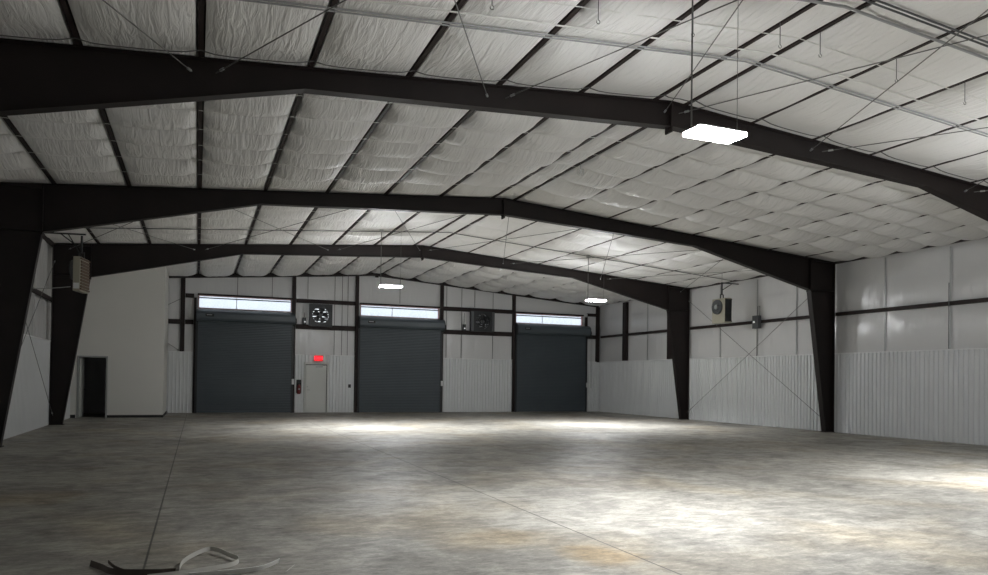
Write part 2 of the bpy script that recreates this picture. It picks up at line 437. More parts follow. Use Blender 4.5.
# insulation wall sheet with pillows
def wall_sheet(us, zs_fn, place, seams, holes=(), amp=.05, du=.16):
    """us: (u0,u1); zs_fn(u)->top z; place(u, depth, z)"""
    girt = [WT, 4.0, 5.17]
    u0, u1 = us; ulist = [u0]
    marks = sorted(set([u0, u1] + [s for s in seams if u0 < s < u1] + [h for H in holes for h in H[:2] if u0 < h < u1]))
    for a, b in zip(marks[:-1], marks[1:]):
        n = max(1, int((b - a) / du))
        ulist += [a + (b - a) * k / n for k in range(1, n + 1)]
    zl = sorted(set([0, .9, 1.8, WT - .03] + [WT - .03 + (4.0 - WT + .03) * k / 8 for k in range(9)] + [4.0 + 1.17 * k / 7 for k in range(1, 8)] + [h for H in holes for h in H[2:]]))
    zl = [z for z in zl if z <= 5.3]
    smarks = sorted([u0] + [s for s in seams if u0 < s < u1] + [u1])
    def pil(u, z):
        for a, b in zip(smarks[:-1], smarks[1:]):
            if a <= u <= b: v = (u - a) / (b - a); break
        else: v = 0
        pu = 1 - abs(2 * v - 1) ** 3
        g = girt + [6.2]; pz = 0
        for a, b in zip(g[:-1], g[1:]):
            if a <= z <= b: w = (z - a) / (b - a); pz = 1 - abs(2 * w - 1) ** 2.5
        for H in holes:
            if H[0] - .15 <= u <= H[1] + .15 and H[2] - .15 <= z <= H[3] + .15: return 0
        return amp * pu * pz + .012 * noise.noise(Vector((u * 1.7, z * 1.1, 3))) * pz
    tops = 3
    vs = []; nz = len(zl) + tops
    for u in ulist:
        T = zs_fn(u); row = list(zl)
        base = zl[-1]
        for k in range(1, tops + 1): row.append(base + (T - base) * k / tops)
        for z in row: vs.append(place(u, pil(u, z), z))
    fs = []
    for i in range(len(ulist) - 1):
        for j in range(nz - 1):
            if j < len(zl) - 1:
                uc = (ulist[i] + ulist[i + 1]) / 2; zc = (zl[j] + zl[j + 1]) / 2
                if any(H[0] < uc < H[1] and H[2] < zc < H[3] for H in holes): continue
            fs.append((i * nz + j, (i + 1) * nz + j, (i + 1) * nz + j + 1, i * nz + j + 1))
    return MB().add(vs, fs)

# side walls
SEAM_R = [12.9, 15.0, 17.2, 20.95, 23.0, 25.2, 28.6, 30.6, 32.5]
for s, side in ((-1, 'left'), (1, 'right')):
    pl = lambda u, d, z, s=s: (s * (12.43 - d), u, z)
    sheet = wall_sheet((YB, F4 + .2), lambda u: 6.05, pl, [-1.5, 1, 3.4, 5.5, 7.6, 9.7, F1] + SEAM_R + [F2, F3])
    w = sheet.build('wall_' + side, WVINYL, world=False, smooth=True)
    tag(w, 'white vinyl insulated %s side wall above a ribbed metal liner' % side, 'wall', kind='structure')
    pw = lambda u, d, z, s=s: (s * (12.315 - d), u, z)
    wainscot(YB, F4, pw, w)
    MB().box(s * 12.275, s * 12.44, YB, F4, WT, WT + .035).build('cap_trim', TRIMW, w)
    # outer shell
    MB().box(s * 12.5, s * 12.56, YB - .2, F4 + .35, 0, 6.05).build('outer_sheet', DECK, w)
    for y in SEAM_R:
        MB().box(s * 12.385, s * 12.40, y - .02, y + .02, WT + .04, 5.70).build('seam_tape', GALV if s > 0 else WVINYL, w)
    # girts: one per bay
    bays = ((YB, F1, 'nearest bay'), (F1, F2, 'bay before the middle frame'), (F2, F3, 'bay beyond the middle frame'), (F3, F4, 'end bay'))
    for a, b, wd in bays:
        g = MB(); xx = s * 12.285
        g.prism([(xx, 3.97), (xx + s * .09, 3.97), (xx + s * .09, 3.99), (xx + s * .012, 3.99), (xx + s * .012, 4.085), (xx - 0, 4.085)], 'y', a + .11, b - .11)
        g.prism([(xx, 4.07), (s * 12.40, 4.07), (s * 12.40, 4.085), (xx, 4.085)], 'y', a + .11, b - .11)
        tag(g.build('wall_girt', PURL), 'dark steel girt along the %s side wall, %s' % (side, wd), 'girt', 'side wall girts')
# posts on the right wall in the end bay
for i, (y, hw, wd) in enumerate(((32.5, .17, 'midway along the end bay'), (28.6, .19, 'just beyond the farthest frame'))):
    g = MB(); g.prism([(12.27, y - hw) if 0 else (y - hw, WT + .04), (y + hw, WT + .04), (y + hw, 5.68), (y - hw, 5.68)], 'x', 12.255, 12.275)
    g.box(12.27, 12.40, y - hw, y - hw + .012, WT + .04, 5.68); g.box(12.27, 12.40, y + hw - .012, y + hw, WT + .04, 5.68)
    tag(g.build('wall_post', PURL), 'dark steel post above the right wainscot, %s' % wd, 'post')

# far wall with openings
HOLES = [(-7.93, -3.93, 4.63, 5.21), (-.74, 3.2, 4.61, 5.16), (7.36, 11.28, 4.60, 5.12),
         (-3.15, -2.14, 4.06, 5.02), (4.95, 5.9, 4.18, 5.02)]
SEAM_F = [-6.3, -4.8, -3.2, -1.95, -1.6, -1.33, 1.2, 3.6, 4.4, 5.1, 6.1]
pf = lambda u, d, z: (u, 35.21 - d, z)
wf = wall_sheet((-12.5, 12.5), lambda u: roof(u) + .15, pf, SEAM_F + [-8.56, -3.84, -.92, 3.28, 7.22, 9.3, 11.5], HOLES, amp=.03).build('wall_far', WVINYL, world=False, smooth=True)
tag(wf, 'white vinyl insulated end wall with three coiling doors, seen straight ahead', 'wall', kind='structure')
for x in SEAM_F:
    if x in (-6.3, -4.8, 1.2): z0 = 5.3
    else: z0 = WT + .04
    z1 = roof(x) - .1
    if x in (-3.2, 5.1): z0 = 5.3
    MB().box(x - .012, x + .012, 35.165, 35.18, z0, z1).build('seam_tape', ROD, wf)
for a, b in ((-9.14, -8.09), (-3.77, -3.34), (-2.20, -1.0), (3.41, 7.17), (11.55, 12.31)):
    wainscot(a, b, lambda u, d, z: (u, 35.085 - d, z), wf)
    MB().box(a, b, 35.045, 35.2, WT, WT + .03).build('cap_trim', TRIMW, wf)
wainscot(-3.34, -2.20, lambda u, d, z: (u, 35.085 - d, z), wf, z0=2.36)
# exterior skin, with the same openings
sk = MB()
xs = sorted(set([-12.6, 12.6] + [h for H in HOLES for h in H[:2]])); zs = sorted(set([0, 5.4] + [h for H in HOLES for h in H[2:]]))
for xa, xb in zip(xs[:-1], xs[1:]):
    for za, zb in zip(zs[:-1], zs[1:]):
        if any(H[0] < (xa + xb) / 2 < H[1] and H[2] < (za + zb) / 2 < H[3] for H in HOLES): continue
        sk.box(xa, xb, 35.27, 35.31, za, zb)
sk.prism([(-12.6, 5.4), (12.6, 5.4), (12.6, roof(12.6) + .3), (0, ZR + .3), (-12.6, roof(12.6) + .3)], 'y', 35.27, 35.31)
sk.build('outer_sheet', DECK, wf)
# wall behind the viewer
wn = MB().prism([(-12.6, 0), (12.6, 0), (12.6, roof(12.6) + .3), (0, ZR + .3), (-12.6, roof(12.6) + .3)], 'y', YB - .15, YB).build('wall_near', WVINYL, world=False)
tag(wn, 'plain insulated end wall behind the viewer', 'wall', kind='structure')

# end-wall steel: rafters, posts, girts
er = empty('end_rafter', (0, 35.1, 0), label='slim dark steel rafter along the top of the far end wall', cat='rafter')
for s in (-1, 1):
    MB().prism([(0, ZR - .17), (s * 12.2, roof(12.2) - .17), (s * 12.2, roof(12.2) - .01), (0, ZR - .01)], 'y', -.10, .09).build('rafter', STEEL, er)
MB().box(-.08, .08, -.12, -.08, ZR - .26, ZR - .03).build('splice_plate', STEEL, er)
for x, z0, z1, hw, wd in ((-8.56, 0, None, .09, 'between the white room and the left coiling door'), (-8.05, 0, 5.08, .05, 'as left jamb of the left coiling door'),
                          (-3.83, 0, None, .075, 'between the left coiling door and the walk door'), (-.91, 0, None, .075, 'as left jamb of the middle coiling door'),
                          (3.33, 0, None, .075, 'as right jamb of the middle coiling door'), (7.24, 0, None, .075, 'as left jamb of the right coiling door'),
                          (11.49, 0, 5.08, .05, 'as right jamb of the right coiling door'), (12.2, WT, None, .09, 'in the far right corner')):
    zt = (roof(x) - .165) if z1 is None else z1
    y0 = 35.10 if x == -8.56 else 35.02
    g = MB().box(x - hw, x + hw, y0, y0 + .012, z0, zt)
    g.box(x - hw, x - hw + .012, y0, 35.17, z0, zt); g.box(x + hw - .012, x + hw, y0, 35.17, z0, zt)
    tag(g.build('wall_post', PURL), 'dark steel end-wall post %s' % wd, 'post', 'end wall posts')
def girt_f(a, b, z0, z1, label):
    g = MB().box(a, b, 35.055, 35.067, z0, z1); g.box(a, b, 35.067, 35.17, z0, z0 + .014); g.box(a, b, 35.067, 35.17, z1 - .014, z1)
    tag(g.build('wall_girt', PURL), label, 'girt', 'end wall girts')
girt_f(-8.46, -8.11, 5.07, 5.25, 'short dark upper girt left of the left coiling door')
girt_f(-3.74, -.99, 5.09, 5.27, 'dark upper girt above the left exhaust fan')
girt_f(3.41, 7.16, 5.06, 5.26, 'dark upper girt above the right exhaust fan')
girt_f(11.55, 12.1, 5.13, 5.29, 'short dark upper girt right of the right coiling door')
girt_f(-9.13, -8.66, 3.90, 4.10, 'short dark lower girt next to the white room')
girt_f(-8.46, -8.11, 3.90, 4.10, 'very short dark lower girt between post and left coiling door')
girt_f(-3.74, -.99, 3.87, 4.09, 'dark lower girt below the left exhaust fan')
girt_f(3.41, 7.16, 3.89, 4.11, 'dark lower girt below the right exhaust fan')
girt_f(11.55, 12.1, 3.92, 4.12, 'short dark lower girt right of the right coiling door')

# ------------------------------------------------------------------ coiling doors (structure) and transom windows
def coil_door(n, x0, x1, wd):
    d = empty('door_%d' % n, ((x0 + x1) / 2, 34.95, 0), label='dark slate coiling steel door, %s' % wd, cat='coiling door', kind='structure')
    h = (x1 - x0) / 2
    # curtain: horizontal slats as a profile
    z = .10; prof = [(.0, .10)]
    pts = []
    while z < 4.18:
        pts += [(.012, z), (-.006, z + .018), (-.006, z + .055), (.012, z + .072)]; z += .076
    poly = pts + [(.045, z), (.045, .10)]
    MB().prism([(p[0], p[1]) for p in poly], 'x', -h, h).build('curtain', SLATE, d)
    MB().box(-h, h, -.03, .05, .015, .10).build('bottom_bar', SLATE2, d)
    for s in (-1, 1):
        MB().box(s * h - .03 * s, s * (h + .055), -.05, .06, 0, 4.12).build('guide_rail', DARKM, d)
    # hood: octagonal-ish drum cover
    hp = [(.10, 4.56), (-.12, 4.56), (-.30, 4.47), (-.34, 4.36), (-.34, 4.17), (-.29, 4.08), (-.20, 4.04), (.10, 4.04)]
    hd = MB().prism(hp, 'x', -h - .04, h + .08).build('hood', SLATE2, d, bevel=.01)
    MB().box(-h + .33, -h + .68, -.346, -.341, 4.24, 4.36).build('warning_plate', BLACKB, hd)
    MB().box(-h + .38, -h + .60, -.349, -.346, 4.30, 4.33).build('plate_marking', GALV, hd)
    bk = [(-.36, 4.40), (-.36, 4.12), (-.28, 4.0), (.10, 3.94), (.10, 4.58), (-.10, 4.58), (-.28, 4.50)]
    MB().prism(bk, 'x', -h - .06, -h - .04).build('end_bracket', DARKM, d)
    MB().prism(bk, 'x', h + .08, h + .105).build('end_bracket', DARKM, d)
    # chain operator and latch
    ch = MB(); ch.rod((h + .15, -.26, 4.16), (h + .15, -.26, 1.3), .005, 5); ch.rod((h + .19, -.30, 4.16), (h + .19, -.30, 1.3), .005, 5)
    ch.rod((h + .15, -.26, 1.3), (h + .19, -.30, 1.3), .005, 5)
    ch.build('pull_chain', WIRE, d) if n == 3 else None
    MB().tube([(h + .10, -.2, 4.2), (h + .16, -.2, 4.2)], .13, 16).build('chain_wheel', DARKM, d)
    MB().box(h - .0, h + .10, -.11, -.05, 1.30, 1.55).build('latch_box', TRIMW, d)
    return d
coil_door(1, -7.96, -3.90, 'leftmost of the three on the far wall')
coil_door(2, -.80, 3.26, 'middle one on the far wall')
coil_door(3, 7.34, 11.42, 'rightmost on the far wall, near the corner')
def transom(n, x0, x1, z0, z1, wd):
    w = empty('window_%d' % n, ((x0 + x1) / 2, 35.18, z0), label='bright narrow transom window above the %s coiling door' % wd, cat='window', kind='structure')
    h = (x1 - x0) / 2; H = z1 - z0; t = .03
    f = MB(); f.box(-h, h, -.06, .09, 0, t); f.box(-h, h, -.06, .09, H - t, H); f.box(-h, -h + t, -.06, .09, t, H - t); f.box(h - t, h, -.06, .09, t, H - t)
    f.build('window_frame', PINKT, w)
    MB().box(-h + t, h - t, .0, .03, H - .13, H - .085).build('window_bar', STEEL, w)
    MB().box(-.4 - .015, -.4 + .015, .02, .05, t, H - t).build('mullion', TRIMW, w)
    MB().box(-h + t, h - t, .06, .068, t, H - t).build('pane', PANE, w)
    # dark header above the opening
    MB().box(-h - .03, h + .03, -.15, .03, H + .0, H + .07).build('window_header', PURL, w)
transom(1, -7.93, -3.93, 4.63, 5.21, 'left')
transom(2, -.74, 3.2, 4.61, 5.16, 'middle')
transom(3, 7.36, 11.28, 4.60, 5.12, 'right')

# ------------------------------------------------------------------ walk door in the far wall
d4 = empty('door_4', (-2.77, 35.06, 0), label='closed pale grey metal walk door under the red exit sign', cat='door', kind='structure')
f = MB(); f.box(-.56, -.49, -.03, .12, 0, 2.30); f.box(.49, .56, -.03, .12, 0, 2.30); f.box(-.56, .56, -.03, .12, 2.24, 2.33); f.build('door_frame', DOORW, d4)
lf = MB().box(-.475, .465, .0, .045, .015, 2.205).build('door_leaf', DOORW, d4, bevel=.004)
MB().box(.465, .50, -.004, .05, .0, 2.24).box(-.49, .50, -.004, .05, 2.205, 2.245).build('gap_shade', BLACKB, d4)  # black strips put in as the shade of the gap around the leaf
k = MB().tube([(-.40, .0, 1.06), (-.40, -.05, 1.06)], .02, 10); k.tube([(-.40, -.05, 1.06), (-.28, -.055, 1.06)], .012, 8); k.tube([(-.40, .0, 1.2), (-.40, -.02, 1.2)], .025, 10)
k.build('door_handle', GALV, lf)
k = MB().box(-.02, .28, -.055, -.0, 2.10, 2.17); k.rod((.15, -.04, 2.15), (.38, -.15, 2.2), .01, 6); k.build('door_closer', GALV, lf)
for z in (.3, 1.15, 2.0): MB().rod((.485, -.012, z - .05), (.485, -.012, z + .05), .012, 8).build('hinge', ROD, lf)
MB().box(-.49, .49, -.06, .1, .0, .014).build('threshold', GALV, d4)

# exit sign
es = empty('exit_sign', (-2.69, 35.0, 2.40), label='small glowing red EXIT sign above the walk door', cat='exit sign')
MB().box(-.19, .19, -.02, .04, 0, .26).build('housing', RUBY2, es, bevel=.01)
MB().box(-.12, .12, -.02, .06, .26, .30).build('mount', TRIMW, es)
cu = bpy.data.curves.new('exit_text', 'FONT'); cu.body = 'EXIT'; cu.size = .19; cu.align_x = 'CENTER'; cu.extrude = .004
to = bpy.data.objects.new('tmp_text', cu); COL.objects.link(to); bpy.context.view_layer.update()
me = bpy.data.meshes.new_from_object(to.evaluated_get(bpy.context.evaluated_depsgraph_get())); me.name = 'lettering'
bpy.data.objects.remove(to); me.materials.clear(); me.materials.append(RUBY)
lt = bpy.data.objects.new('lettering', me); COL.objects.link(lt); lt.parent = es; lt.rotation_euler = (math.pi / 2, 0, 0); lt.location = (0, -.028, .065)

# fire extinguisher on the wainscot
fe = empty('fire_extinguisher', (-3.56, 34.97, .86), label='red fire extinguisher with black top hung left of the walk door', cat='fire extinguisher')
MB().tube([(0, 0, 0), (0, 0, .02), (0, 0, .36), (0, 0, .41), (0, 0, .44)], [.07, .08, .08, .055, .025], 20).build('cylinder', RED, fe, smooth=True)
k = MB().tube([(0, 0, .44), (0, 0, .50)], .03, 12); k.box(-.02, .10, -.015, .015, .50, .52); k.box(-.02, .09, -.015, .015, .46, .475); k.build('valve_handle', BLACKB, fe)
MB().tube([(-.03, -.02, .48), (-.10, -.03, .42), (-.10, -.04, .2), (-.09, -.04, .08)], [.012, .012, .012, .022], 8).build('hose', BLACKB, fe)
MB().box(-.03, .03, -.083, -.075, .2, .26).build('tag', GALV, fe)
MB().box(-.11, .11, .078, .09, .04, .66).build('wall_bracket', BLACKB, fe)
sw = MB().box(-.06, .06, -.03, .02, -.08, .08).box(-.02, .02, -.045, -.03, -.02, .03)
o = sw.build('switch_box', DARKM, empty('light_switch', (-1.22, 35.04, 1.25), label='small black switch box on the wainscot right of the walk door', cat='switch'))

# ------------------------------------------------------------------ exhaust fans
def fan(cx, cz, w, h, label, open_shutter, cut_side):
    f = empty('exhaust_fan', (cx, 34.96, cz - h / 2), label=label, cat='exhaust fan', group='exhaust fans on the far wall')
    H = h / 2; R = min(w, h) * .37; zc = H
    # orifice plate: square outline to circular hole
    n = 32; vs = []; fs = []
    for k in range(n):
        a = 2 * math.pi * k / n; c, s_ = math.cos(a), math.sin(a)
        m = max(abs(c), abs(s_)); ox, oz = c / m * w / 2, s_ / m * h / 2
        vs += [(R * c, -.12, zc + R * s_), (ox, -.12, zc + oz), (R * c, .06, zc + R * s_), (ox, .08, zc + oz)]
    for k in range(n):
        a, b = k * 4, ((k + 1) % n) * 4
        fs += [(a, b, b + 1, a + 1), (a, a + 2, b + 2, b), (a + 1, b + 1, b + 3, a + 3)]
    hs = MB().add(vs, fs); hs.build('housing', DARKM, f)
    # blades
    for k in range(5):
        a = 2 * math.pi * (k + .1) / 5; b = MB(); p = []
        for r_, da, tw in ((.08, .45, .04), (R * .55, .46, .035), (R * .95, .42, .02)):
            for sg in (-1, 1): p.append((r_ * math.cos(a + sg * da), -.01 + sg * tw, zc + r_ * math.sin(a + sg * da)))
        vs = p + [(x, y + .006, z) for x, y, z in p]
        b.add(vs, [(0, 1, 3, 2), (2, 3, 5, 4), (6, 8, 9, 7), (8, 10, 11, 9), (0, 2, 8, 6), (2, 4, 10, 8), (1, 7, 9, 3), (3, 9, 11, 5), (4, 5, 11, 10), (0, 6, 7, 1)])
        b.build('blade', DARKM, f)
    MB().tube([(0, -.12, zc), (0, .02, zc)], .085, 16).build('motor', BOXG, f)
    g = MB(); 
    for z in (zc - R * .5, zc + R * .5): g.box(-w / 2 + .02, w / 2 - .02, -.135, -.12, z - .012, z + .012)
    g.box(-.015, .015, -.14, -.12, zc - R, zc + R)
    g.build('motor_mount', DARKM, f)
    if not open_shutter:
        gg = MB()
        for r_ in (.2, .3, .4):
            if r_ < R: gg.tube([(r_ * math.cos(a * math.pi / 12), -.13, zc + r_ * math.sin(a * math.pi / 12)) for a in range(25)], .004, 5)
        gg.build('guard', WIRE, f)
        for s in (-1, 1): MB().box(s * w / 2, s * (w / 2 - .13), -.17, -.12, .03, h - .03).build('side_panel', BOXG, f)
    # shutter louvers outside
    sh = f
    m = MB(); z = .03
    tilt = .05 if open_shutter else .012
    st = .115
    while z < h - .06:
        m.box(-w / 2 + .04, w / 2 - .04, .15, .153, 0, 0) if False else None
        m.add([(-w / 2 + .05, .16, z), (w / 2 - .05, .16, z), (w / 2 - .05, .16 + tilt, z + st * (.72 if open_shutter else .97)), (-w / 2 + .05, .16 + tilt, z + st * (.72 if open_shutter else .97)),
               (-w / 2 + .05, .163, z), (w / 2 - .05, .163, z), (w / 2 - .05, .163 + tilt, z + st * (.72 if open_shutter else .97)), (-w / 2 + .05, .163 + tilt, z + st * (.72 if open_shutter else .97))],
              [(0, 1, 2, 3), (7, 6, 5, 4), (0, 4, 5, 1), (3, 2, 6, 7)])
        z += st
    m.build('shutter', BOXG if open_shutter else DARKM, f)
    return f
fan(-2.64, 4.53, 1.06, 1.04, 'square dark exhaust fan with daylight between its blades, left of the middle coiling door', True, True)
fan(5.42, 4.58, 1.26, 1.02, 'square dark exhaust fan with closed shutter, between the middle and right coiling doors', False, False)
for x, wd in ((-3.36, 'left exhaust fan'), (4.48, 'right exhaust fan')):
    b = empty('fan_switch', (x, 34.98, 4.08), label='small dark control box with a white light, left of the %s' % wd, cat='control box', group='fan control boxes')
    MB().box(-.08, .08, -.05, .075, 0, .32).build('enclosure', DARKM, b, bevel=.006)
    MB().tube([(0.01, -.05, .12), (0.01, -.06, .12)], .035, 12).build('indicator', LED, b)
    MB().rod((0, 0, .32), (0, 0, .55 if x < 0 else .9), .012, 6).build('conduit', DARKM, b)

# ------------------------------------------------------------------ white drywall room, left rear
RX, RY0, RY1, RH = -9.14, 31.4, 35.02, 5.86
wr = MB()
for a, b, z0, z1 in ((-12.30, -12.10, 0, RH), (-12.10, -11.10, 2.33, RH), (-11.10, RX, 0, RH)):
    wr.box(a, b, RY0, RY0 + .12, z0, z1)
wr.box(RX - .12, RX, RY0 + .12, RY1, 0, RH); wr.box(-12.30, RX, RY0, RY1, RH, RH + .05)
wr.box(-12.30, RX, RY0 + .1, RY1, 2.8, 2.9)
tag(wr.build('wall_partition', DRYW, world=False), 'plain white drywall room built into the far left corner', 'wall', kind='structure')
bb = MB().box(-12.30, -12.12, RY0 - .015, RY0, 0, .12).box(-11.09, RX + .015, RY0 - .015, RY0, 0, .10).box(RX, RX + .015, RY0, RY1, 0, .10)
tag(bb.build('baseboard_partition', BLACKB, world=False), 'black rubber baseboard at the foot of the white room', 'baseboard', kind='structure')
d5 = empty('door_5', (-11.575, RY0, 0), label='open doorway into the dark white-walled room', cat='door', kind='structure')
f = MB(); f.box(-.51, -.45, -.02, .14, 0, 2.27); f.box(.45, .51, -.02, .14, 0, 2.27); f.box(-.51, .51, -.02, .14, 2.27, 2.33); f.build('door_frame', DOORG, d5)
lf = MB().box(-.445, -.40, .14, 1.02, .01, 2.25).build('door_leaf', DOORW, d5, bevel=.004)
k = MB().tube([(-.40, .95, 1.05), (-.34, .95, 1.05)], .02, 8); k.tube([(-.34, .95, 1.05), (-.34, .83, 1.05)], .012, 8); k.build('door_handle', GALV, lf)
for z in (.3, 1.15, 2.0): MB().rod((-.45, .135, z - .05), (-.45, .135, z + .05), .014, 8).build('hinge', GALV, lf)
MB().box(-.395, -.385, .2, .95, 0.01, .01).build('kick_edge', GALV, lf) if False else None

# ------------------------------------------------------------------ ceiling lamps
def lamp(cx, cy, cz, label, grp='hanging high-bay lamps'):
    l = empty('high_bay_lamp', (cx, cy, cz), label=label, cat='lamp', group=grp)
    MB().box(-.345, .345, -.165, .165, .045, .06).box(-.22, .22, -.06, .06, .055, .11).build('housing', LAMPW, l, bevel=.004)
    for s in (-1, 1):
        df = MB().prism([(s * .012, .0), (s * .150, .0), (s * .155, .045), (s * .012, .045)], 'x', -.34 if s > 0 else -.325, .325 if s > 0 else .34).build('diffuser', DIFF, l)
        e = MB(); x0, x1 = (-.34, .325) if s > 0 else (-.325, .34)
        e.box(x0, x1, s * .156, s * .160, .002, .044); e.box(x0 - .005, x0 - .001, s * .012, s * .155, .002, .044); e.box(x1 + .001, x1 + .005, s * .012, s * .155, .002, .044)
        e.build('side_glow_strip', EDGE, df)  # added glowing strips that throw extra light sideways
    top = roof(cx) - cz
    MB().rod((-.34, 0, .05), (-.34, -.0, top - .03), .010, 6).build('power_cord', ROD, l)
    MB().tube([(.33, 0, .05), (.33, 0, top)], .0035, 6).build('suspension_wire', ROD, l)
    MB().box(-.40, -.28, -.05, .05, top - .10, top - .01).build('junction_box', GALV, l)
    return l
L1 = (-2.2, 7.22, 4.575); L2 = (-2.0, 24.05, 4.66); L3 = (5.78, 24.05, 4.60); L4 = (5.75, 7.22, 4.58)
lamp(*L1, 'largest bright hanging lamp, in front of the nearest steel frame')
lamp(*L2, 'bright hanging lamp seen against the far wall above the middle coiling door')
lamp(*L3, 'bright hanging lamp near the far right corner, above the right coiling door')
lamp(*L4, 'hanging lamp of the near row out of view to the right')
def area(loc, power, sx=.66, sy=.30, up=False, name='lamp_light', col=(.97, .985, 1)):
    d = bpy.data.lights.new(name, 'AREA'); d.shape = 'RECTANGLE'; d.size = sx; d.size_y = sy; d.energy = power; d.color = col; d.spread = math.radians(118)
    o = bpy.data.objects.new(name, d); COL.objects.link(o); o.location = loc
    if up: o.rotation_euler = (math.pi, 0, 0)
    return o
PW = 450
for (x, y, z), k in ((L1, .56), (L2, .9), (L3, .9), (L4, 1.0)):
    area((x, y, z - .012), PW * k)

# ------------------------------------------------------------------ conduits under the roof
def conduit(y, x0, x1, r, dz, label, m=CONDM, sag=.0):
    pts = []; n = 60
    for k in range(n + 1):
        x = x0 + (x1 - x0) * k / n
        ph = ((abs(x) - .33) % 1.524) / 1.524
        pts.append((x, y, roof(x) - dz - sag * (1 - (2 * ph - 1) ** 2)))
    if x0 < 0 < x1: pts.append((0, y, ZR - dz)); pts.sort()
    tag(MB().tube(pts, r, 6).build('conduit', m), label, 'conduit')
conduit(9.20, -12.1, 12.1, .013, .055, 'grey conduit across the nearest roof bay, upper of a close pair', CONDM)
conduit(9.275, -12.1, 12.1, .011, .055, 'grey conduit across the nearest roof bay, lower of a close pair', CONDM)
conduit(7.04, -12.1, 12.1, .014, .085, 'dark conduit at the upper right, nearest of the three together', BOXG)
conduit(7.11, -12.1, 12.1, .014, .085, 'dark conduit at the upper right, middle of the three together', BOXG)
conduit(7.34, -12.1, 12.1, .02, .09, 'pale flat conduit at the upper right, farthest of the three together', CONDM)
conduit(8.78, -12.1, 12.1, .011, .115, 'slim white conduit across the roof just nearer than a grey pair', BANDM)
conduit(8.20, -12.1, 12.1, .007, .135, 'thin white wire across the roof past the hanging hooks', BANDM)
conduit(24.05, -12.1, 12.1, .014, .07, 'dark conduit across the roof carrying the two far lamps', BOXG)
# row of hook rods
hx = [-6.19, -4.74, -3.30, -1.86, -.38, .36, 1.88, 3.39]
for i, x in enumerate(hx):
    y = 8.12; z = roof(x); zb = z - .36
    m = MB().rod((x, y, z), (x, y, zb + .05), .006, 6)
    m.tube([(x + .025 * math.sin(a * math.pi / 6), y, zb + .025 + .025 * math.cos(a * math.pi / 6)) for a in range(11)], .005, 5)
    tag(m.build('hanger_hook', WIRE), 'short hook rod hanging from the nearest roof bay, %s in its row' % ['leftmost', 'second from the left', 'third from the left', 'fourth from the left', 'fifth from the left', 'sixth from the left', 'second from the right', 'rightmost'][i], 'hook', 'hook rods under the roof')
# wire cage fixture near the ridge
cg = empty('wire_cage', (.33, 15.26, roof(.33) - .26), label='tiny wire cage hanging under the ridge between the nearest and middle frames', cat='wire cage')
m = MB()
for k in range(8):
    a = k * math.pi / 4; m.rod((.07 * math.cos(a), .07 * math.sin(a), 0), (.07 * math.cos(a), .07 * math.sin(a), .14), .003, 4)
for z in (0, .07, .14): m.tube([(.07 * math.cos(a * math.pi / 8), .07 * math.sin(a * math.pi / 8), z) for a in range(17)], .003, 4)
m.build('cage', GALV, cg)
MB().rod((0, 0, .14), (0, 0, .26), .008, 6).build('stem', GALV, cg)
MB().tube([(0, 0, .03), (0, 0, .05), (0, 0, .12)], [.02, .03, .02], 10).build('sensor_head', TRIMW, cg)
sd = empty('ceiling_sensor', (3.22, F3, 6.09 - .09), label='small white sensor under the farthest frame, right of its ridge', cat='sensor')
MB().tube([(0, 0, 0), (0, 0, .02), (0, 0, .06)], [.05, .07, .07], 14).build('sensor_body', TRIMW, sd)
MB().rod((0, 0, .06), (0, 0, .10), .02, 8).build('sensor_mount', GALV, sd)

# ------------------------------------------------------------------ unit heaters
def heater(name_loc, rz, label, louver, hx=.16):
    h = empty('unit_heater', name_loc, rz, label=label, cat='heater', group='unit heaters')
    # local: x depth .30 (fan side -x), y length .76, z .95
    MB().box(-hx, hx, -.38, .38, 0, .95).build('cabinet', BEIGE, h, bevel=.015)
    g = MB()
    for k in range(9): g.box(hx, hx + .025, -.34, .34, .10 + k * .085, .165 + k * .085)
    g.box(hx - .002, hx + .03, -.37, .37, .04, .08); g.box(hx - .002, hx + .03, -.37, .37, .88, .92)
    g.build('louver_grille', louver, h)
    g = MB()
    for k in range(6): g.box(-.12 + k * .05, -.10 + k * .05, -.395, -.38, .08, .88)
    g.box(-.155, .155, -.39, -.38, .05, .9)
    if hx > .12: g.build('side_grille', DARKM, h)
    else: MB().box(-hx + .02, hx - .02, -.385, -.38, .06, .22).build('side_label', TRIMW, h)
    MB().tube([(-hx, .03, .62), (-.22, .03, .62)], .28, 24).build('fan_shroud', BOXG, h)
    MB().tube([(-.22, .03, .62), (-.27, .03, .62)], .09, 12).build('fan_motor', GALV, h)
    g = MB()
    for r_ in (.14, .2, .27): g.tube([(-.24, .03 + r_ * math.cos(a * math.pi / 10), .62 + r_ * math.sin(a * math.pi / 10)) for a in range(21)], .006, 5)
    g.build('fan_guard', DARKM, h)
    g = MB().box(-.08, -.06, -.02, .02, .95, 1.1).box(.06, .08, -.02, .02, .95, 1.1).box(-.08, .08, -.02, .02, 1.1, 1.12)
    g.rod((0, 0, 1.1), (0, 0, 1.58), .03, 8); g.build('hanger', DARKM, h)
    return h
hr = heater((10.95, 23.33, 3.95), 0, 'boxy beige unit heater hung from a bracket near the right side wall', DARKM)
m = MB().box(-.03, .80, -.02, .02, 1.55, 1.59).rod((.0, 0, 1.28), (.48, 0, 1.56), .015, 6); m.build('wall_arm', DARKM, hr)
MB().rod((0, 0, 1.58), (0, 0, roof(10.95) - 3.95 - .02), .006, 6).build('suspension_wire', WIRE, hr)
hl = heater((-10.98, 23.45, 3.92), math.radians(-10), 'boxy unit heater with a brown louvered face hung by the left side wall', BROWN, .09)
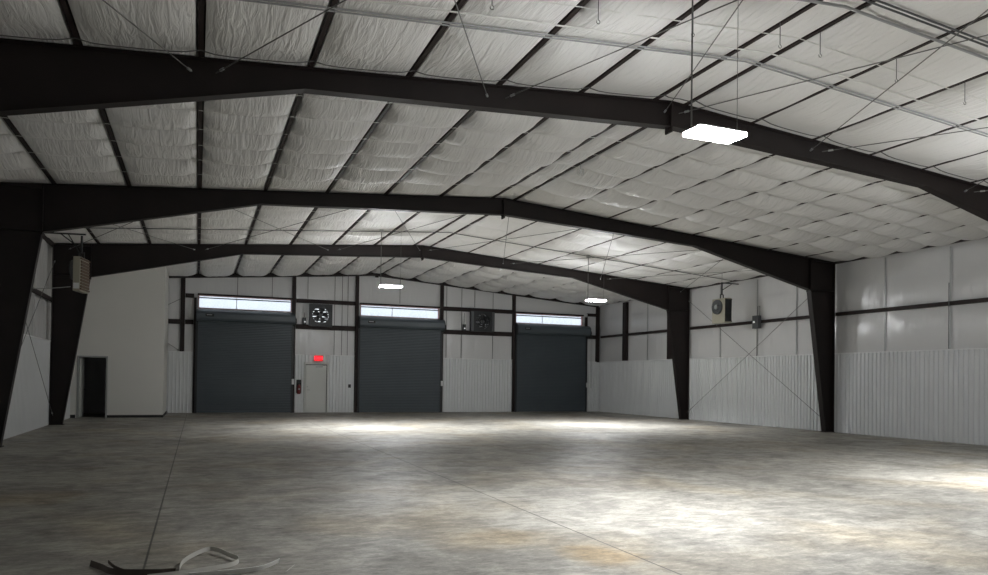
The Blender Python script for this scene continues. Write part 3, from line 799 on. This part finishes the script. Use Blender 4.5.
m = MB().box(-1.05, .10, -.02, .02, 1.60, 1.64).rod((.0, 0, 1.2), (-.55, 0, 1.62), .018, 6).rod((.0, 0, 1.0), (-.35, 0, 1.62), .014, 6); m.build('wall_arm', DARKM, hl)
m = MB().tube([(-12.38, 23.6, 4.04), (-12.1, 23.55, 3.97), (-11.7, 23.45, 3.99), (-11.22, 23.35, 4.05)], .012, 6)
tag(m.build('conduit', GALV), 'grey conduit looping from the left wall to the brown-faced heater', 'conduit')
# disconnect box on the right wall
db = empty('disconnect_box', (12.2, 22.8, 3.76), label='dark electrical disconnect box on the right side wall beside the heater', cat='electrical box')
MB().box(-.09, .075, -.16, .16, 0, .5).build('enclosure', BOXG, db, bevel=.008)
MB().tube([(-.09, .05, .25), (-.12, .05, .25)], .04, 10).build('indicator', LED, db)
MB().tube([(0, -.06, .5), (0, -.06, .85), (0, -.16, .87), (0, -.16, .5)], .012, 6).build('conduit_loop', DARKM, db)
MB().tube([(.03, .02, .0), (.03, .02, -1.06)], .012, 6).build('drop_conduit', ROD, db)
m = MB().tube([(12.24, 14.93, 2.70), (12.24, 14.93, 4.62)], .014, 6)
tag(m.build('conduit', BOXG), 'thin vertical conduit on the right side wall, nearest the viewer', 'conduit')

# ------------------------------------------------------------------ packing straps on the floor, bottom left
def smooth_pts(p, n=8):
    P = [Vector(q) for q in p]; P = [P[0]] + P + [P[-1]]; out = []
    for i in range(1, len(P) - 2):
        for k in range(n):
            t = k / n; a, b, c, d = P[i - 1], P[i], P[i + 1], P[i + 2]
            out.append(.5 * ((2 * b) + (c - a) * t + (2 * a - 5 * b + 4 * c - d) * t * t + (3 * b - a - 3 * c + d) * t ** 3))
    out.append(P[-2]); return out
def strap(pts, wv, m, label):
    q = smooth_pts(pts); 
    tag(MB().ribbon(q, wv, .004).build('packing_strap', m), label, 'strap', 'straps on the floor')
strap([(-8.72, 7.06, .028), (-8.62, 6.90, .026), (-8.50, 6.70, .026), (-8.2, 6.58, .026), (-8.12, 6.57, .026), (-8.05, 6.565, .026)], (.01, .01, .048), STRAPD, 'dark flat strap along the bottom picture edge, left of the curled loop')
strap([(-8.58, 7.00, .045), (-8.52, 6.86, .03), (-8.44, 6.74, .02), (-8.35, 6.66, .016)], (.0, .012, .026), STRAPD, 'short dark strap end curling up beside the leftmost strap tip')
strap([(-8.02, 6.62, .03), (-8.00, 6.85, .03), (-7.92, 7.08, .032), (-7.80, 7.24, .04), (-7.72, 7.20, .04), (-7.62, 6.98, .035), (-7.55, 6.80, .032), (-7.60, 6.66, .028), (-7.76, 6.57, .028), (-8.00, 6.49, .026), (-8.25, 6.45, .026)], (.0, .01, .038), STRAPB, 'grey strap curled into a standing loop on the floor')
strap([(-7.95, 6.40, .026), (-7.62, 6.40, .026), (-7.42, 6.44, .026), (-7.32, 6.52, .028), (-7.23, 6.62, .036)], (.01, -.02, .042), STRAPW, 'pale strap lying right of the curled loop, its white end raised')
strap([(-7.20, 6.30, .02), (-7.16, 6.36, .03), (-7.13, 6.40, .04)], (.015, .0, .01), STRAPB, 'tiny strap scrap right of the other straps')

# ------------------------------------------------------------------ world, camera, view
w = bpy.data.worlds.new('World'); sc.world = w; w.use_nodes = True
bg = w.node_tree.nodes['Background']; bg.inputs[0].default_value = (.90, .95, 1, 1); bg.inputs[1].default_value = 1.15
f, ppy, yaw, pitch, roll, hc, cx = 738.7098, 370.5351, .3815, .0131, .0135, 1.6173, -7.9092
fwd = Vector((math.sin(yaw) * math.cos(pitch), math.cos(yaw) * math.cos(pitch), math.sin(pitch)))
rt = Vector((math.cos(yaw), -math.sin(yaw), 0)); up = rt.cross(fwd)
r1 = rt * math.cos(roll) + up * math.sin(roll); u1 = -rt * math.sin(roll) + up * math.cos(roll)
cd = bpy.data.cameras.new('camera'); co = bpy.data.objects.new('camera', cd); COL.objects.link(co)
M = Matrix((r1, u1, -fwd)).transposed().to_4x4(); M.translation = Vector((cx, 0, hc)); co.matrix_world = M
cd.sensor_fit = 'HORIZONTAL'; cd.sensor_width = 36; cd.lens = f / 988 * 36; cd.shift_y = (ppy - 287.5) / 988; cd.clip_end = 200
sc.camera = co
vs = sc.view_settings; vs.view_transform = 'Standard'; vs.look = 'None'; vs.gamma = 1; vs.use_curve_mapping = False; vs.exposure = 0.2
